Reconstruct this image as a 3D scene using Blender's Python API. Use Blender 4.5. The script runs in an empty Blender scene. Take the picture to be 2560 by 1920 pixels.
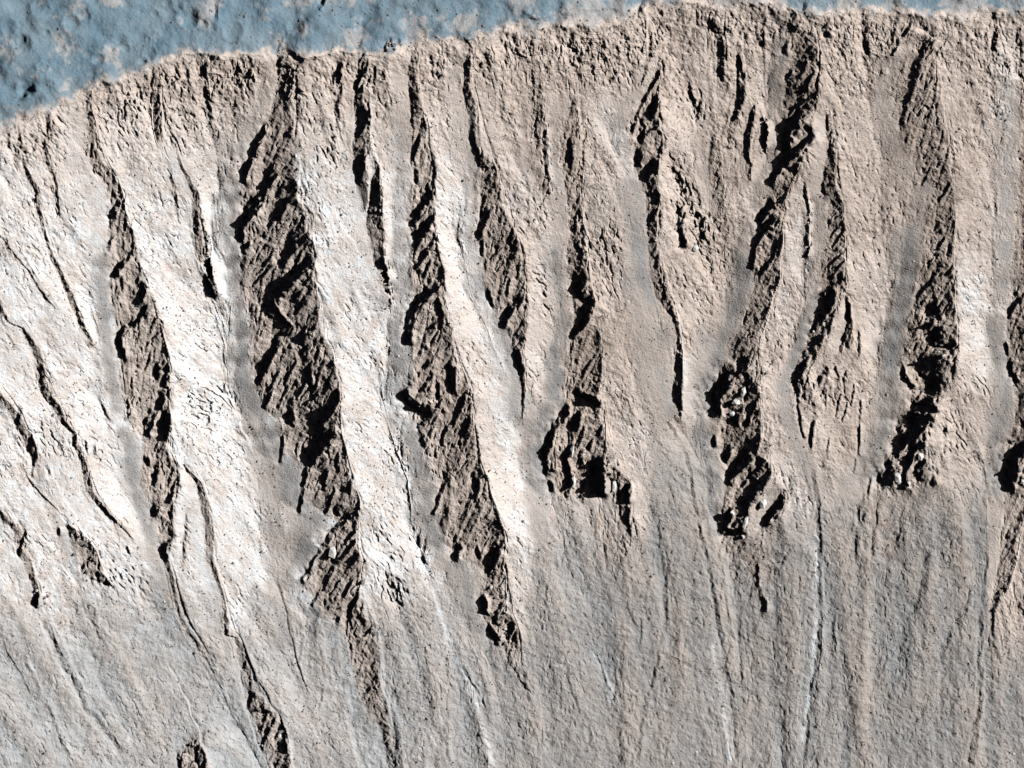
import bpy, math, random, time
import numpy as np

T0 = time.time()
random.seed(7)
rng = np.random.default_rng(7)
SC = bpy.context.scene
COL = SC.collection

# ------------------------------------------------------------------ camera, sky, sun, exposure
S = 1024.0 / 2212.0            # metres (= render pixels) per survey unit of the traced map
ZREF = -185.0
CAM_H = 60000.0                # the picture is taken from orbit, looking straight down
cam_data = bpy.data.cameras.new("orbit_camera")
cam_data.sensor_fit = 'HORIZONTAL'
cam_data.sensor_width = 36.0
cam_data.lens = 36.0 * CAM_H / 1024.0
cam_data.clip_start = 1000.0
cam_data.clip_end = 120000.0
cam = bpy.data.objects.new("orbit_camera", cam_data)
cam.location = (0, 0, ZREF + CAM_H)
COL.objects.link(cam)
SC.camera = cam

SUN_EL, SUN_AZ = 39.0, 15.0    # azimuth counted from +X (right of the picture) towards +Y (top)
world = bpy.data.worlds.new("World")
SC.world = world
world.use_nodes = True
wn = world.node_tree
bg = wn.nodes["Background"]
sky = wn.nodes.new("ShaderNodeTexSky")
sky.sky_type = 'NISHITA'
sky.sun_disc = False
sky.sun_elevation = math.radians(SUN_EL)
sky.sun_rotation = math.radians(90 - SUN_AZ)
sky.air_density = 0.05         # thin dusty air
sky.dust_density = 3.0
sky.ozone_density = 0.0
sky.altitude = 3000
wn.links.new(sky.outputs[0], bg.inputs[0])
bg.inputs[1].default_value = 0.14

sun_data = bpy.data.lights.new("sun", 'SUN')
sun_data.energy = 5.0
sun_data.angle = math.radians(0.5)
sun_data.color = (1.0, 0.975, 0.94)
sun = bpy.data.objects.new("sun", sun_data)
e, a = math.radians(SUN_EL), math.radians(SUN_AZ)
from mathutils import Vector
sun_dir = Vector((math.cos(e) * math.cos(a), math.cos(e) * math.sin(a), math.sin(e)))
sun.rotation_euler = (-sun_dir).to_track_quat('-Z', 'Y').to_euler()
sun.location = (0, 0, 500)
COL.objects.link(sun)

SC.view_settings.view_transform = 'Standard'
SC.view_settings.look = 'None'
SC.view_settings.exposure = 0.78
SC.view_settings.gamma = 1.0
SC.view_settings.use_curve_mapping = False
SC.cycles.max_bounces = 4
SC.cycles.diffuse_bounces = 0

# ------------------------------------------------------------------ survey: traced lines
# rim of the crater (x, y)
RIM = [(-2300,3300),(-2000,2000),(-1500,1250),(-900,760),(-400,475),(-120,345),(0,287),(55,262),(109,234),(160,208),(200,187),(255,170),(312,152),
       (360,136),(406,124),(469,120),(516,126),(594,119),(628,118),(681,127),(720,120),(768,117),(800,121),(831,122),(860,108),(887,95),(956,91),
       (1018,88),(1078,73),(1112,66),(1187,62),(1250,59),(1302,55),(1349,41),(1387,19),(1420,6),(1480,-2),(1568,5),(1646,8),(1715,25),(1771,34),
       (1820,27),(1865,22),(1911,26),(1958,31),(2033,39),(2115,31),(2208,25),(2350,26),(2700,40),(3300,120),(4000,420),(4600,1000),(5100,1900),(5500,3300)]

# ridges: crest polyline (x, y, width of the left-facing flank [, steepness])
RIDGES = {
'Ra': [(-40,1050,14),(5,1105,12),(25,1130,20),(52,1138,28),(58,1165,26),(56,1188,24),(68,1212,16),(74,1245,14),(85,1272,14),(88,1300,12)],
'Rb': [(-60,790,10),(0,845,18),(30,878,18),(48,905,20),(65,935,22),(80,965,22),(82,1000,10)],
'Rb2': [(50,1000,3),(60,1030,6),(75,1050,6),(110,1085,4),(135,1112,3)],
'Rb3': [(150,1135,12),(170,1150,25),(190,1165,40),(212,1195,52),(220,1225,48),(228,1250,34),(245,1262,18)],
'Rc': [(-50,610,12),(0,655,10),(25,697,8),(55,708,8),(75,738,14),(94,775,16),(103,825,20),(112,855,22),(128,872,20),(147,915,14),(165,935,10),
       (175,970,14),(188,1000,14),(196,1040,16),(200,1062,14),(218,1085,14),(240,1112,10),(268,1142,6),(290,1168,3)],
'Rc2': [(-20,490,4),(12,515,8),(40,555,6),(62,580,5),(88,622,6),(105,645,8),(125,668,3)],
'Rd': [(45,270,6),(52,320,5),(56,350,6),(72,385,8),(86,410,10),(90,445,10),(96,485,8),(110,533,6),(125,565,8),(147,612,12),(165,650,14),(183,695,14),(195,725,10),(207,746,4)],
'Re': [(112,248,10),(112,275,12),(106,310,10),(110,350,10),(125,388,8),(130,440,6),(135,470,5)],
'R1': [(200,196,10),(201,231,14),(212,266,22),(216,312,24),(219,341,24),(237,369,36),(253,384,30),(266,416,30),(269,440,32),(272,462,35),(284,487,48),
       (294,520,62),(300,548,70),(306,582,68),(319,613,78),(331,645,92),(341,673,95),(353,698,100),(359,735,100),(369,770,108),(372,829,112),(373,870,105),
       (370,916,90),(364,950,58),(362,978,56),(385,1003,85),(389,1059,85),(379,1090,55),(375,1121,42),(375,1159,36),(361,1206,12),(372,1240,10),(379,1278,8),
       (386,1316,8),(405,1357,10),(433,1395,10),(449,1428,8),(464,1455,5)],
'R2': [(347,150,16),(350,219,20),(353,272,20),(352,302,12)],
'R2b': [(372,300,4),(383,315,5),(395,358,7),(417,391,12),(431,420,14),(436,455,20),(442,488,24),(450,523,32),(453,557,26),(462,594,14),(472,635,5)],
'R2c': [(372,380,8),(382,400,10),(384,420,8),(390,450,5)],
'R2L': [(400,1005,4),(408,1015,8),(431,1037,12),(441,1068,14),(453,1090,18),(459,1131,20),(462,1168,18),(457,1209,14),(472,1246,10),(476,1262,8),(484,1291,9),
        (491,1340,11),(493,1372,10),(514,1378,10),(528,1422,15),(537,1453,18),(542,1484,18),(562,1509,28),(578,1534,45),(603,1547,60),(616,1578,62),(624,1628,50),(630,1690,40)],
'R2m': [(405,1110,4),(405,1140,6),(401,1180,8),(399,1215,6)],
'R3': [(628,118,26),(630,150,28),(628,215,38),(636,270,68),(638,328,92),(640,390,112),(645,430,124),(660,480,140),(678,530,158),(682,570,162),(685,620,162),
       (690,670,158),(692,720,152),(712,755,172),(728,795,185),(740,836,190),(738,881,170),(732,918,122),(746,965,140),(750,1015,90),(765,1050,114),(778,1078,126),
       (776,1128,45),(768,1153,58),(775,1190,85),(788,1212,108),(778,1265,122),(774,1285,108),(786,1325,86,.9),(803,1347,70,.7),(809,1406,62,.62),(815,1447,55,.62),
       (825,1509,50,.55),(843,1578,20,.8),(850,1656,12,.8)],
'R4a': [(797,130,10),(795,150,16),(792,175,18),(786,205,18),(790,235,22),(802,253,32),(797,281,26),(793,320,32),(793,355,28),(794,390,24),(795,430,14),(790,455,4)],
'R4b': [(815,350,6),(821,369,10),(825,406,24),(826,440,30),(826,470,32),(830,500,36),(832,530,28),(834,566,25),(840,607,14),(847,660,4)],
'R4c': [(745,140,14),(738,160,10),(740,185,8),(742,210,12),(735,240,8),(740,262,6)],
'R5': [(895,130,10),(896,156,14),(909,212,25,.8),(918,244,28),(925,266,36),(925,312,38),(931,344,42),(940,375,50),(940,437,56),(942,494,56),(946,526,59),(956,566,72),
       (962,590,80),(960,651,70),(968,682,80),(978,713,94),(982,735,96),(985,770,98),(1000,801,110),(1014,835,136),(1021,870,136),(1025,912,126),(1036,965,122),(1040,1018,108),
       (1056,1034,110),(1062,1078,122),(1075,1115,134),(1096,1153,142),(1092,1178,132),(1083,1195,98),(1096,1215,76),(1088,1245,38),(1088,1280,50),(1092,1300,56),
       (1100,1328,62),(1120,1359,66),(1128,1380,52),(1122,1402,36),(1108,1425,14),(1125,1470,6),(1150,1500,3)],
'R6': [(1021,100,8),(1018,137,12),(1015,187,14),(1024,220,20),(1030,250,18),(1028,280,16),(1030,315,12),(1045,335,18),(1062,350,28),(1078,372,42),(1080,406,45),
       (1084,440,50),(1100,470,66),(1115,500,84),(1126,526,92),(1135,566,92),(1143,607,95),(1138,638,84),(1143,676,70),(1143,698,58),(1135,723,36),(1132,760,24),(1133,791,16),
       (1136,830,10),(1133,870,6),(1131,902,3)],
'Rn1': [(1172,225,16,.6),(1182,290,40,.5),(1186,360,38,.5),(1190,420,18,.5)],
'Rn2': [(1545,300,10,.6),(1555,350,26,.5),(1565,420,30,.5),(1570,480,14,.5)],
'R7a': [(1150,150,4),(1157,185,6),(1155,215,6)],
'R7': [(1243,215,8,.7),(1252,260,34,.5),(1264,312,55,.48),(1264,353,55,.48),(1260,406,40,.6),(1254,440,20),(1248,480,16),(1247,510,18),(1262,551,40),(1271,588,42),(1281,632,40),(1282,676,42),
       (1290,705,52),(1297,735,66,.8),(1298,770,85,.7),(1303,807,80,.6),(1298,845,75,.9),(1294,882,75,.9),(1308,928,112,.85),(1310,971,128,.8),(1308,1028,125,.75),(1308,1068,95,.8)],
'R7b': [(1316,990,8),(1326,1005,14),(1349,1028,40),(1364,1059,45),(1362,1106,30),(1363,1137,10),(1365,1160,4)],
'R8u': [(1405,60,8),(1413,90,12),(1408,120,12),(1398,156,8),(1388,184,4)],
'R8': [(1432,130,10),(1435,150,18),(1434,170,25),(1426,195,30),(1427,219,48),(1424,250,60),(1426,281,70),(1442,300,78),(1436,331,66),(1422,359,42,1.2),(1418,390,34,1.3),(1427,437,32,1.3),
       (1420,480,22,1.3),(1417,520,18,1.3),(1424,560,24,1.2),(1428,594,24),(1440,635,24),(1452,662,18),(1462,691,8),(1469,723,6),(1473,760,12,1.3),(1477,800,20,1.4),(1478,835,20,1.4),(1475,870,16,1.4),(1474,905,4)],
'R8c': [(1450,330,6),(1460,370,6),(1478,390,10),(1486,415,8)],
'R8d': [(1490,180,6),(1498,205,10),(1505,225,8)],
'R9': [(1560,70,10),(1563,110,14),(1567,160,16),(1566,185,6)],
'R9b': [(1598,120,8),(1606,150,14),(1610,185,20),(1607,225,18),(1598,250,14),(1580,268,8)],
'R9c': [(1632,230,6),(1630,262,14),(1622,300,12),(1618,330,10),(1624,360,6),(1622,388,8)],
'R9d': [(1648,255,8),(1659,275,14),(1658,300,16),(1653,330,8)],
'R10': [(1719,25,14),(1721,62,16),(1745,85,40,.8),(1765,105,68,.8),(1768,131,72,.8),(1762,166,68,.9),(1759,187,64),(1768,219,72),(1756,250,62,1.1),(1752,297,60,1.1),(1740,328,50,1.1),(1727,359,46,1.1),
        (1722,391,55),(1711,416,50),(1697,440,42),(1694,479,48),(1687,526,62),(1686,580,64,.85),(1685,613,58,.85),(1668,634,45,.85),(1664,663,50,.85),(1649,707,48,.85),(1636,744,50,.9),(1630,776,45),(1624,804,62),
        (1640,838,90,1.2),(1641,870,98,1.2),(1641,901,90),(1644,953,102),(1640,980,78,1.1),(1660,1000,94,1.1),(1668,1030,98,1.1),(1655,1052,88),(1625,1075,58),(1617,1100,56),(1618,1130,58),(1608,1160,42)],
'R10b': [(1697,1065,10),(1699,1090,30),(1683,1112,26),(1662,1132,14)],
'R11': [(1788,250,6),(1792,275,8),(1797,297,10),(1802,328,14),(1805,375,28),(1806,412,34),(1818,431,36),(1821,469,40),(1828,520,40),(1830,560,54),(1829,604,58),(1825,632,54),(1815,660,44),
        (1800,690,44),(1790,720,42),(1775,745,34),(1760,782,38),(1738,823,24),(1730,845,12)],
'R11c': [(1832,640,6),(1838,665,12),(1842,700,12),(1844,728,24),(1836,752,10)],
'R11d': [(1858,718,6),(1860,745,8),(1858,770,6)],
'R12': [(1738,395,4),(1745,420,10),(1749,450,7),(1747,500,8),(1748,530,8),(1747,552,5)],
'R13u': [(1975,45,12),(1960,75,14),(1940,100,12),(1928,120,8)],
'R13': [(2018,95,40,.4),(2022,150,92,.42),(2022,203,98,.42),(2028,250,100,.42),(2046,312,102,.45),(2052,359,80,.55),(2058,406,40,.8),(2061,450,56,.85),(2062,490,66,.85),(2062,526,70,.9),(2064,588,78),(2064,651,92),
        (2068,700,108),(2071,738,118),(2070,785,122),(2058,826,90,1),(2037,870,70,1.05),(2018,912,75,1),(2006,953,75,1),(1998,985,85,.9),(2010,1010,98,.85),(2028,1045,112)],
'R14u': [(2150,35,6),(2155,70,12),(2148,110,10),(2145,130,4)],
'R14': [(2295,180,95,.4),(2295,420,100,.42),(2282,560,92,.5),(2250,640,62,.9),(2242,690,70),(2242,760,66),(2228,820,36),(2222,870,20),(2240,920,50),(2262,960,84,1.2),(2265,1030,92,1.2),(2240,1080,58),(2215,1110,42),(2203,1140,38,.85),(2196,1203,34,.85),
        (2186,1259,30),(2166,1287,18),(2157,1316,12),(2153,1345,8),(2150,1378,5)],
'Rx': [(425,1600,10),(438,1620,48),(447,1655,66),(455,1700,66)],
'Ry': [(1640,1215,5),(1642,1265,8),(1652,1285,10),(1662,1305,16),(1660,1322,10)],
}
MAJOR = ['Rc','Rd','R1','R2b','R3','R4a','R5','R6','R7','R8','R10','R11','R13','R14']

# scarps: short steep faces on the flanks and thin channel banks on the apron: width [, strength], points
SCARPS_ALL = [
 (14,1,[(573,280),(550,320),(537,370),(530,390)]), (16,1,[(600,378),(575,405),(545,440),(526,462)]), (10,1,[(640,416),(609,447),(584,487)]),
 (12,1,[(562,450),(519,487)]), (14,1,[(556,438),(525,488),(519,519)]), (10,1,[(619,444),(603,479)]), (10,1,[(569,513),(531,526),(525,551)]),
 (12,1,[(637,529),(612,557),(606,573)]), (20,1.1,[(669,566),(637,598),(609,626),(587,651),(572,673)]), (6,1,[(584,579),(547,620)]),
 (10,1,[(590,660),(612,690),(630,705)]), (14,1,[(659,713),(641,738),(612,748)]), (14,1,[(604,730),(584,766),(553,826)]), (16,1,[(681,795),(665,818)]), (12,1,[(662,745),(650,770)]),
 (16,1.1,[(736,858),(712,893),(697,915),(684,935)]), (14,1,[(628,888),(634,915)]), (8,1,[(609,940),(606,978),(603,1002)]), (24,1.1,[(708,950),(686,965),(675,990)]),
 (8,1,[(665,1015),(653,1059),(647,1109)]), (12,1.1,[(752,1112),(718,1146),(697,1181)]), (14,1.1,[(668,1238),(650,1252)]), (8,1,[(690,1190),(668,1225)]),
 (7,1,[(768,1140),(745,1175)]), (7,1,[(765,1170),(740,1210)]), (7,1,[(772,1200),(748,1238)]), (8,1,[(760,1250),(738,1290)]), (8,1,[(735,1270),(715,1310)]), (9,1,[(775,1290),(758,1325)]),
 (7,1,[(702,1205),(685,1240)]), (8,1,[(720,1230),(700,1275)]), (8,1,[(690,1290),(670,1312)]), (8,1,[(735,1330),(728,1350)]),
 (6,1,[(690,760),(670,790)]), (6,1,[(640,780),(615,830)]), (6,1,[(600,800),(580,850)]), (7,1,[(700,780),(680,840)]), (6,1,[(660,820),(640,860)]), (6,.9,[(720,800),(700,850)]),
 (7,1,[(590,850),(570,880)]), (6,1,[(620,840),(600,880)]), (6,1,[(650,540),(635,580)]), (6,1,[(670,600),(640,650)]), (6,.9,[(660,640),(640,680)]), (5,1,[(590,540),(565,590)]), (5,1,[(560,530),(545,570)]),
 (9,1,[(735,980),(728,1015)]), (8,1,[(705,1020),(697,1060)]), (7,1,[(762,1030),(755,1070)]), (6,1,[(720,1060),(700,1110)]),
 # second flank
 (16,1,[(262,436),(241,466),(244,490)]), (10,1,[(247,510),(228,551)]), (14,1,[(283,555),(256,594),(244,612)]), (12,1,[(269,607),(244,651)]), (14,1,[(313,612),(297,657)]),
 (14,1.1,[(314,670),(294,694),(269,713),(262,732),(266,773)]), (6,1,[(341,720),(312,748)]), (16,1,[(350,785),(344,815)]), (14,1,[(356,860),(340,882)]), (14,1,[(328,893),(312,938)]),
 (18,1,[(360,899),(353,945)]), (10,1,[(271,868),(276,910)]), (10,1,[(313,985),(318,1005)]), (12,1,[(388,1056),(362,1080)]), (16,1,[(338,1098),(340,1122)]), (14,1,[(374,1162),(351,1180),(353,1204)]),
 (7,1,[(335,690),(320,725)]), (7,1,[(325,760),(312,800)]), (8,1,[(365,790),(355,840)]), (7,1,[(300,600),(285,640)]), (6,1,[(290,530),(275,570)]), (8,1,[(375,1010),(358,1050)]), (8,1,[(340,1010),(330,1050)]), (6,1,[(385,1030),(370,1060)]), (6,1,[(355,1120),(350,1150)]),
 # fourth, fifth flanks
 (8,1,[(796,259),(775,300)]), (8,1,[(786,340),(776,400)]), (8,1,[(790,150),(772,190)]), (10,1,[(921,259),(906,312),(893,353)]), (8,1,[(896,369),(903,397)]), (16,1.1,[(936,416),(912,447),(887,494)]), (14,1,[(936,472),(900,512)]),
 (14,1,[(927,492),(900,526)]), (12,1,[(938,524),(909,557),(896,582)]), (16,1.1,[(960,600),(925,629),(900,651),(887,691),(884,738)]), (10,1,[(946,645),(952,676)]), (14,1,[(958,688),(934,716),(912,732)]),
 (10,1,[(921,738),(903,776)]), (10,1,[(934,770),(906,801)]), (20,1.2,[(869,849),(893,868),(925,884)]), (14,1,[(972,788),(981,848)]), (10,1,[(990,892),(978,915)]), (10,1,[(903,934),(912,965)]),
 (8,.7,[(1034,981),(1006,1015)]), (10,1,[(1008,1034),(992,1052)]), (10,1,[(1032,1038),(1028,1090)]), (8,1,[(1062,1090),(1050,1118)]), (8,1,[(956,1043),(950,1075),(939,1112)]), (14,1.1,[(998,1188),(984,1208)]),
 (14,1.1,[(1077,1190),(1056,1240)]), (6,1,[(1034,1181),(1037,1215)]), (8,1,[(930,810),(915,850)]), (8,1,[(950,830),(945,880)]), (8,1,[(1005,850),(990,890)]), (7,1,[(940,900),(930,940)]), (7,1,[(965,920),(955,960)]), (7,1,[(1015,900),(1005,945)]),
 (14,1.1,[(1045,1290),(1050,1330)]), (12,1.1,[(1055,1355),(1075,1392)]), (8,1,[(1085,1300),(1070,1345)]), (8,1,[(1110,1350),(1098,1385)]), (6,1,[(930,560),(915,600)]),
 # sixth
 (8,1,[(1046,420),(1040,470)]), (14,1,[(1058,450),(1037,512)]), (6,1,[(1043,519),(1043,554)]), (8,1,[(1076,540),(1050,579)]), (14,1.1,[(1124,650),(1100,676),(1087,701)]), (6,1,[(1100,600),(1094,640)]),
 (8,1,[(1053,626),(1068,663)]), (12,1,[(1115,757),(1125,791)]), (6,1,[(1110,490),(1105,530)]), (7,1,[(1125,560),(1115,600)]), (5,1,[(1135,610),(1120,640)]),
 # seventh and its crag
 (18,1.1,[(1266,602),(1250,630)]), (18,1.1,[(1276,648),(1256,679)]), (12,1,[(1270,686),(1237,726)]), (5,1,[(1274,776),(1256,810)]), (8,.8,[(1232,300),(1232,360)]), (14,1.2,[(1252,850),(1293,872)]),
 (16,1.2,[(1226,876),(1193,934),(1181,996),(1186,1020)]), (14,1.1,[(1251,894),(1238,930)]), (12,1.1,[(1218,990),(1228,1043),(1220,1070)]), (10,1,[(1187,1038),(1192,1062)]), (10,1.1,[(1268,1026),(1256,1081)]),
 (26,1.2,[(1292,1000),(1294,1062)]), (8,1,[(1256,969),(1256,1015)]), (5,1.2,[(1337,1040),(1340,1115)]), (12,1.1,[(1357,1050),(1353,1086)]), (8,1,[(1360,1104),(1355,1130)]), (7,1,[(1285,930),(1272,975)]), (6,1,[(1262,920),(1250,960)]), (6,1,[(1300,920),(1292,960)]),
 # eighth
 (8,1,[(1424,156),(1402,200),(1381,231),(1365,287)]), (16,1,[(1416,217),(1408,252)]), (12,1,[(1423,270),(1384,303)]), (10,1,[(1438,298),(1425,330)]), (14,1,[(1384,319),(1377,359)]), (16,1,[(1411,357),(1392,388)]),
 (14,1.1,[(1474,452),(1470,500),(1478,538)]), (10,1.1,[(1520,478),(1522,505),(1512,535)]), (8,1,[(1500,460),(1515,470)]), (8,1,[(1462,438),(1472,452)]),
 # tenth
 (8,1,[(1699,86),(1696,119)]), (6,1,[(1708,156),(1696,176)]), (6,1,[(1758,160),(1738,188)]), (10,1,[(1763,214),(1721,228),(1696,250)]), (20,1.1,[(1742,242),(1708,272)]), (16,1.1,[(1703,279),(1696,331)]),
 (16,1.1,[(1753,289),(1715,328),(1690,359),(1668,397)]), (12,1,[(1668,437),(1643,487)]), (18,1,[(1676,470),(1664,495)]), (14,1,[(1673,449),(1646,479)]), (12,1,[(1663,489),(1633,526)]), (8,1,[(1630,532),(1624,582)]),
 (14,1.1,[(1612,786),(1590,800)]), (26,1.3,[(1578,818),(1552,848),(1549,901)]), (5,1.2,[(1618,810),(1617,855)]), (10,1.2,[(1631,866),(1615,919)]), (14,1.2,[(1598,885),(1592,915)]), (8,1.2,[(1543,942),(1545,965)]),
 (12,1.1,[(1577,972),(1568,995)]), (8,1.1,[(1621,978),(1577,1015)]), (14,1.2,[(1619,994),(1571,1037)]), (8,1,[(1624,1022),(1604,1052)]), (18,1.2,[(1648,1048),(1621,1081),(1612,1100)]), (16,1.2,[(1576,1103),(1564,1138)]),
 (10,1.2,[(1598,1118),(1580,1142)]), (12,1.2,[(1562,1150),(1606,1152)]), (16,1.2,[(1692,1085),(1655,1131)]), (6,1,[(1660,560),(1640,600)]), (6,1,[(1675,540),(1655,580)]), (5,1,[(1745,130),(1725,170)]), (5,1,[(1745,190),(1720,210)]),
 # eleventh
 (4,1,[(1821,474),(1795,510)]), (4,1,[(1822,500),(1798,535)]), (4,1,[(1825,540),(1790,575)]), (4,1,[(1825,560),(1800,595)]), (12,1.1,[(1822,611),(1775,625)]), (16,1.1,[(1798,630),(1786,670)]), (14,1.1,[(1776,680),(1758,713)]),
 (14,1.1,[(1776,724),(1750,742)]), (14,1.1,[(1742,768),(1721,813)]), (8,1,[(1833,655),(1831,685)]), (8,1,[(1824,721),(1815,762)]), (14,1.1,[(1782,802),(1768,825)]), (8,1,[(1806,795),(1812,825)]), (8,1,[(1832,800),(1826,825)]),
 (5,1,[(1728,835),(1724,878),(1737,946)]), (8,1.2,[(1756,912),(1752,968)]), (5,1,[(1861,865),(1858,930)]), (6,1,[(1858,925),(1858,982)]), (4,1,[(1792,945),(1788,985)]), (4,1,[(1786,840),(1784,880)]), (4,1,[(1815,850),(1808,900)]), (4,1,[(1830,870),(1822,910)]),
 (5,1,[(1785,815),(1780,850)]), (4,1,[(1845,830),(1840,870)]), (4,1,[(1850,990),(1845,1020)]),
 # thirteenth and its crags
 (8,.9,[(2054,583),(1990,626),(1978,645)]), (22,1.2,[(2024,680),(2005,692)]), (16,1.2,[(2032,705),(2026,740)]), (22,1.2,[(2056,758),(2026,765)]), (10,1.2,[(1943,785),(1974,845)]), (8,1,[(2001,798),(1996,820)]),
 (34,1.3,[(2026,845),(1996,855)]), (18,1.2,[(2010,880),(1974,890)]), (14,1.2,[(1950,912),(1944,935)]), (26,1.3,[(1992,915),(1972,940)]), (14,1.2,[(1956,960),(1934,980)]), (14,1.3,[(1979,974),(1958,1011)]), (14,1.3,[(2004,998),(1984,1026)]),
 (28,1.3,[(1926,1010),(1912,1042)]), (10,1.2,[(1957,1022),(1953,1052)]), (6,1.1,[(1884,1030),(1877,1080)]), (8,1.1,[(2022,1030),(2018,1052)]), (8,1,[(2042,915),(2040,950)]), (6,1,[(2045,960),(2035,990)]), (5,.9,[(2050,490),(2030,540)]), (5,.9,[(2040,520),(2010,570)]),
 (5,.9,[(2050,400),(2025,440)]), (4,.9,[(2015,355),(1990,400)]), (10,1.2,[(2200,640),(2180,680)]), (8,1.2,[(2174,740),(2180,765)]), (12,1.2,[(2183,776),(2200,822)]), (24,1.3,[(2205,960),(2190,1000),(2185,1060)]),
 # left crags
 (10,1,[(46,885),(40,915)]), (8,1,[(57,1150),(40,1200)]), (10,1.2,[(80,1285),(75,1310)]), (6,1,[(75,1000),(70,1030)]), (6,1,[(103,1008),(108,1025)]), (8,1,[(125,1140),(128,1155)]), (10,1,[(190,1200),(175,1232)]), (7,1,[(212,1235),(215,1265)]),
 (6,1,[(200,1240),(197,1265)]), (7,1,[(237,1245),(237,1265)]), (6,1,[(165,940),(160,965)]), (6,1,[(185,955),(188,978)]), (6,1,[(202,960),(206,980)]), (5,1,[(255,1235),(262,1250)]), (5,1,[(275,1180),(278,1195)]),
 # lower left rocky bottoms
 (7,1.1,[(575,1545),(560,1590)]), (7,1.1,[(590,1555),(575,1600)]), (6,1.1,[(605,1570),(595,1600)]), (6,1.1,[(570,1600),(565,1625)]), (7,1.1,[(590,1620),(582,1650)]), (7,1.1,[(613,1590),(618,1630)]), (6,1,[(545,1510),(535,1535)]), (9,1.2,[(386,1630),(383,1662)]), (6,1,[(425,1610),(420,1650)]), (6,1,[(440,1620),(438,1660)]),
 # plateau steps
 (12,.5,[(990,92),(1040,80),(1090,60),(1150,42)]), (8,.4,[(1150,48),(1250,30),(1330,22)]), (10,.6,[(1392,8),(1375,30)]), (12,.6,[(705,-5),(692,22)]), (7,.7,[(612,85),(600,112)]), (14,.5,[(85,190),(55,205)]), (8,.5,[(60,205),(40,218)]), (8,.5,[(472,0),(470,45)]),
 (8,.9,[(838,95),(832,108)]), (9,.9,[(850,88),(846,104)]), (7,.9,[(866,86),(862,96)]), (6,.8,[(780,90),(776,104)]), (6,.8,[(790,118),(772,140)]), (7,.8,[(515,135),(525,160)]), (6,.8,[(545,165),(550,182)]), (8,.8,[(610,125),(600,160)]), (9,.8,[(625,160),(612,200)]),
 (8,.8,[(1702,20),(1720,38)]), (8,.5,[(1740,10),(1736,30)]), (6,.6,[(1560,15),(1585,38)]),
 # apron: banks of the thin channels
 (6,.8,[(1443,912),(1481,971),(1496,1028),(1499,1078),(1509,1115),(1524,1175),(1537,1250),(1546,1328),(1562,1384),(1571,1447),(1587,1516),(1590,1594),(1596,1640)]),
 (5,.8,[(1559,1172),(1556,1216),(1565,1234),(1568,1281),(1574,1334),(1587,1384)]),
 (7,.7,[(1761,1021),(1768,1075),(1771,1168),(1774,1272),(1777,1334),(1771,1390),(1771,1422)]), (6,.7,[(1771,1422),(1765,1453),(1755,1509),(1746,1578),(1740,1650)]),
 (6,.7,[(1440,1244),(1440,1312),(1434,1375),(1421,1437),(1406,1500),(1390,1547),(1384,1594),(1377,1655)]), (4,.7,[(1402,1247),(1396,1297),(1390,1340),(1381,1390)]), (4,.7,[(1181,1266),(1178,1316),(1171,1359)]),
 (4,.7,[(1424,1135),(1426,1185)]), (4,.6,[(1415,1195),(1408,1222)]), (3,.7,[(1449,1141),(1452,1197)]), (4,.8,[(1224,1437),(1237,1500),(1253,1540)]), (4,.7,[(1281,1400),(1299,1437),(1312,1478),(1328,1509)]), (6,.7,[(1343,1578),(1346,1655)]), (4,.7,[(1402,1590),(1406,1655)]),
 (6,.7,[(1137,1453),(1137,1484),(1143,1515)]), (5,.6,[(965,1422),(968,1484),(965,1547),(965,1594),(975,1655)]), (4,.8,[(999,1437),(1015,1466),(1043,1509),(1068,1594)]),
 (3,.7,[(3,1359),(12,1406),(44,1459),(62,1500)]), (6,.7,[(47,1416),(69,1462),(94,1516),(122,1578),(150,1647)]), (9,.6,[(97,1344),(119,1391),(134,1437),(169,1484),(187,1531),(225,1578),(259,1628)]), (4,.7,[(475,1484),(494,1528),(503,1553)]),
 (8,.6,[(2121,1328),(2121,1437),(2121,1484),(2124,1516),(2111,1562),(2108,1655)]), (5,.5,[(2140,1172),(2132,1240),(2124,1300)]), (6,.7,[(1852,1153),(1855,1212)]), (10,1,[(1868,1105),(1864,1128)]), (5,.8,[(1849,1125),(1833,1153)]), (7,.8,[(1953,1121),(1948,1150),(1940,1190)]),
 (10,.55,[(2005,1194),(2002,1244),(1983,1315)]), (5,.6,[(1805,1328),(1805,1390),(1796,1422)]), (10,.35,[(2099,1275),(2083,1334),(2052,1384),(2033,1428),(1990,1459),(1952,1490)]), (6,.9,[(1284,1190),(1286,1205)]), (6,.9,[(1303,1178),(1310,1205)]), (5,.9,[(1290,1225),(1294,1245)]),
 (5,.8,[(1325,1235),(1332,1250)]), (5,.7,[(1353,1266),(1359,1312),(1374,1350)]), (4,.7,[(1287,1121),(1286,1168)]), (3,.7,[(1312,1115),(1312,1168)]), (4,.6,[(559,1035),(560,1060)]), (4,.6,[(562,1165),(564,1195)]), (5,.5,[(1715,1180),(1690,1225)]),
 (4,.5,[(1600,1215),(1590,1260)]), (5,.5,[(1920,1420),(1900,1470)]), (4,.6,[(2050,1450),(2035,1480)]), (6,.6,[(2150,1390),(2165,1435)]), (4,.5,[(1500,1440),(1512,1520)]), (4,.6,[(1600,1440),(1606,1470)]), (4,.5,[(870,1480),(860,1520)]), (4,.5,[(920,1400),(925,1450)]),
 (4,.5,[(650,1380),(640,1450)]), (4,.5,[(700,1460),(690,1530)]), (4,.5,[(580,1300),(575,1380)]), (4,.5,[(300,1360),(330,1420)]), (4,.5,[(320,1460),(340,1510)]), (4,.5,[(200,1340),(215,1380)]),
]

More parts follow.
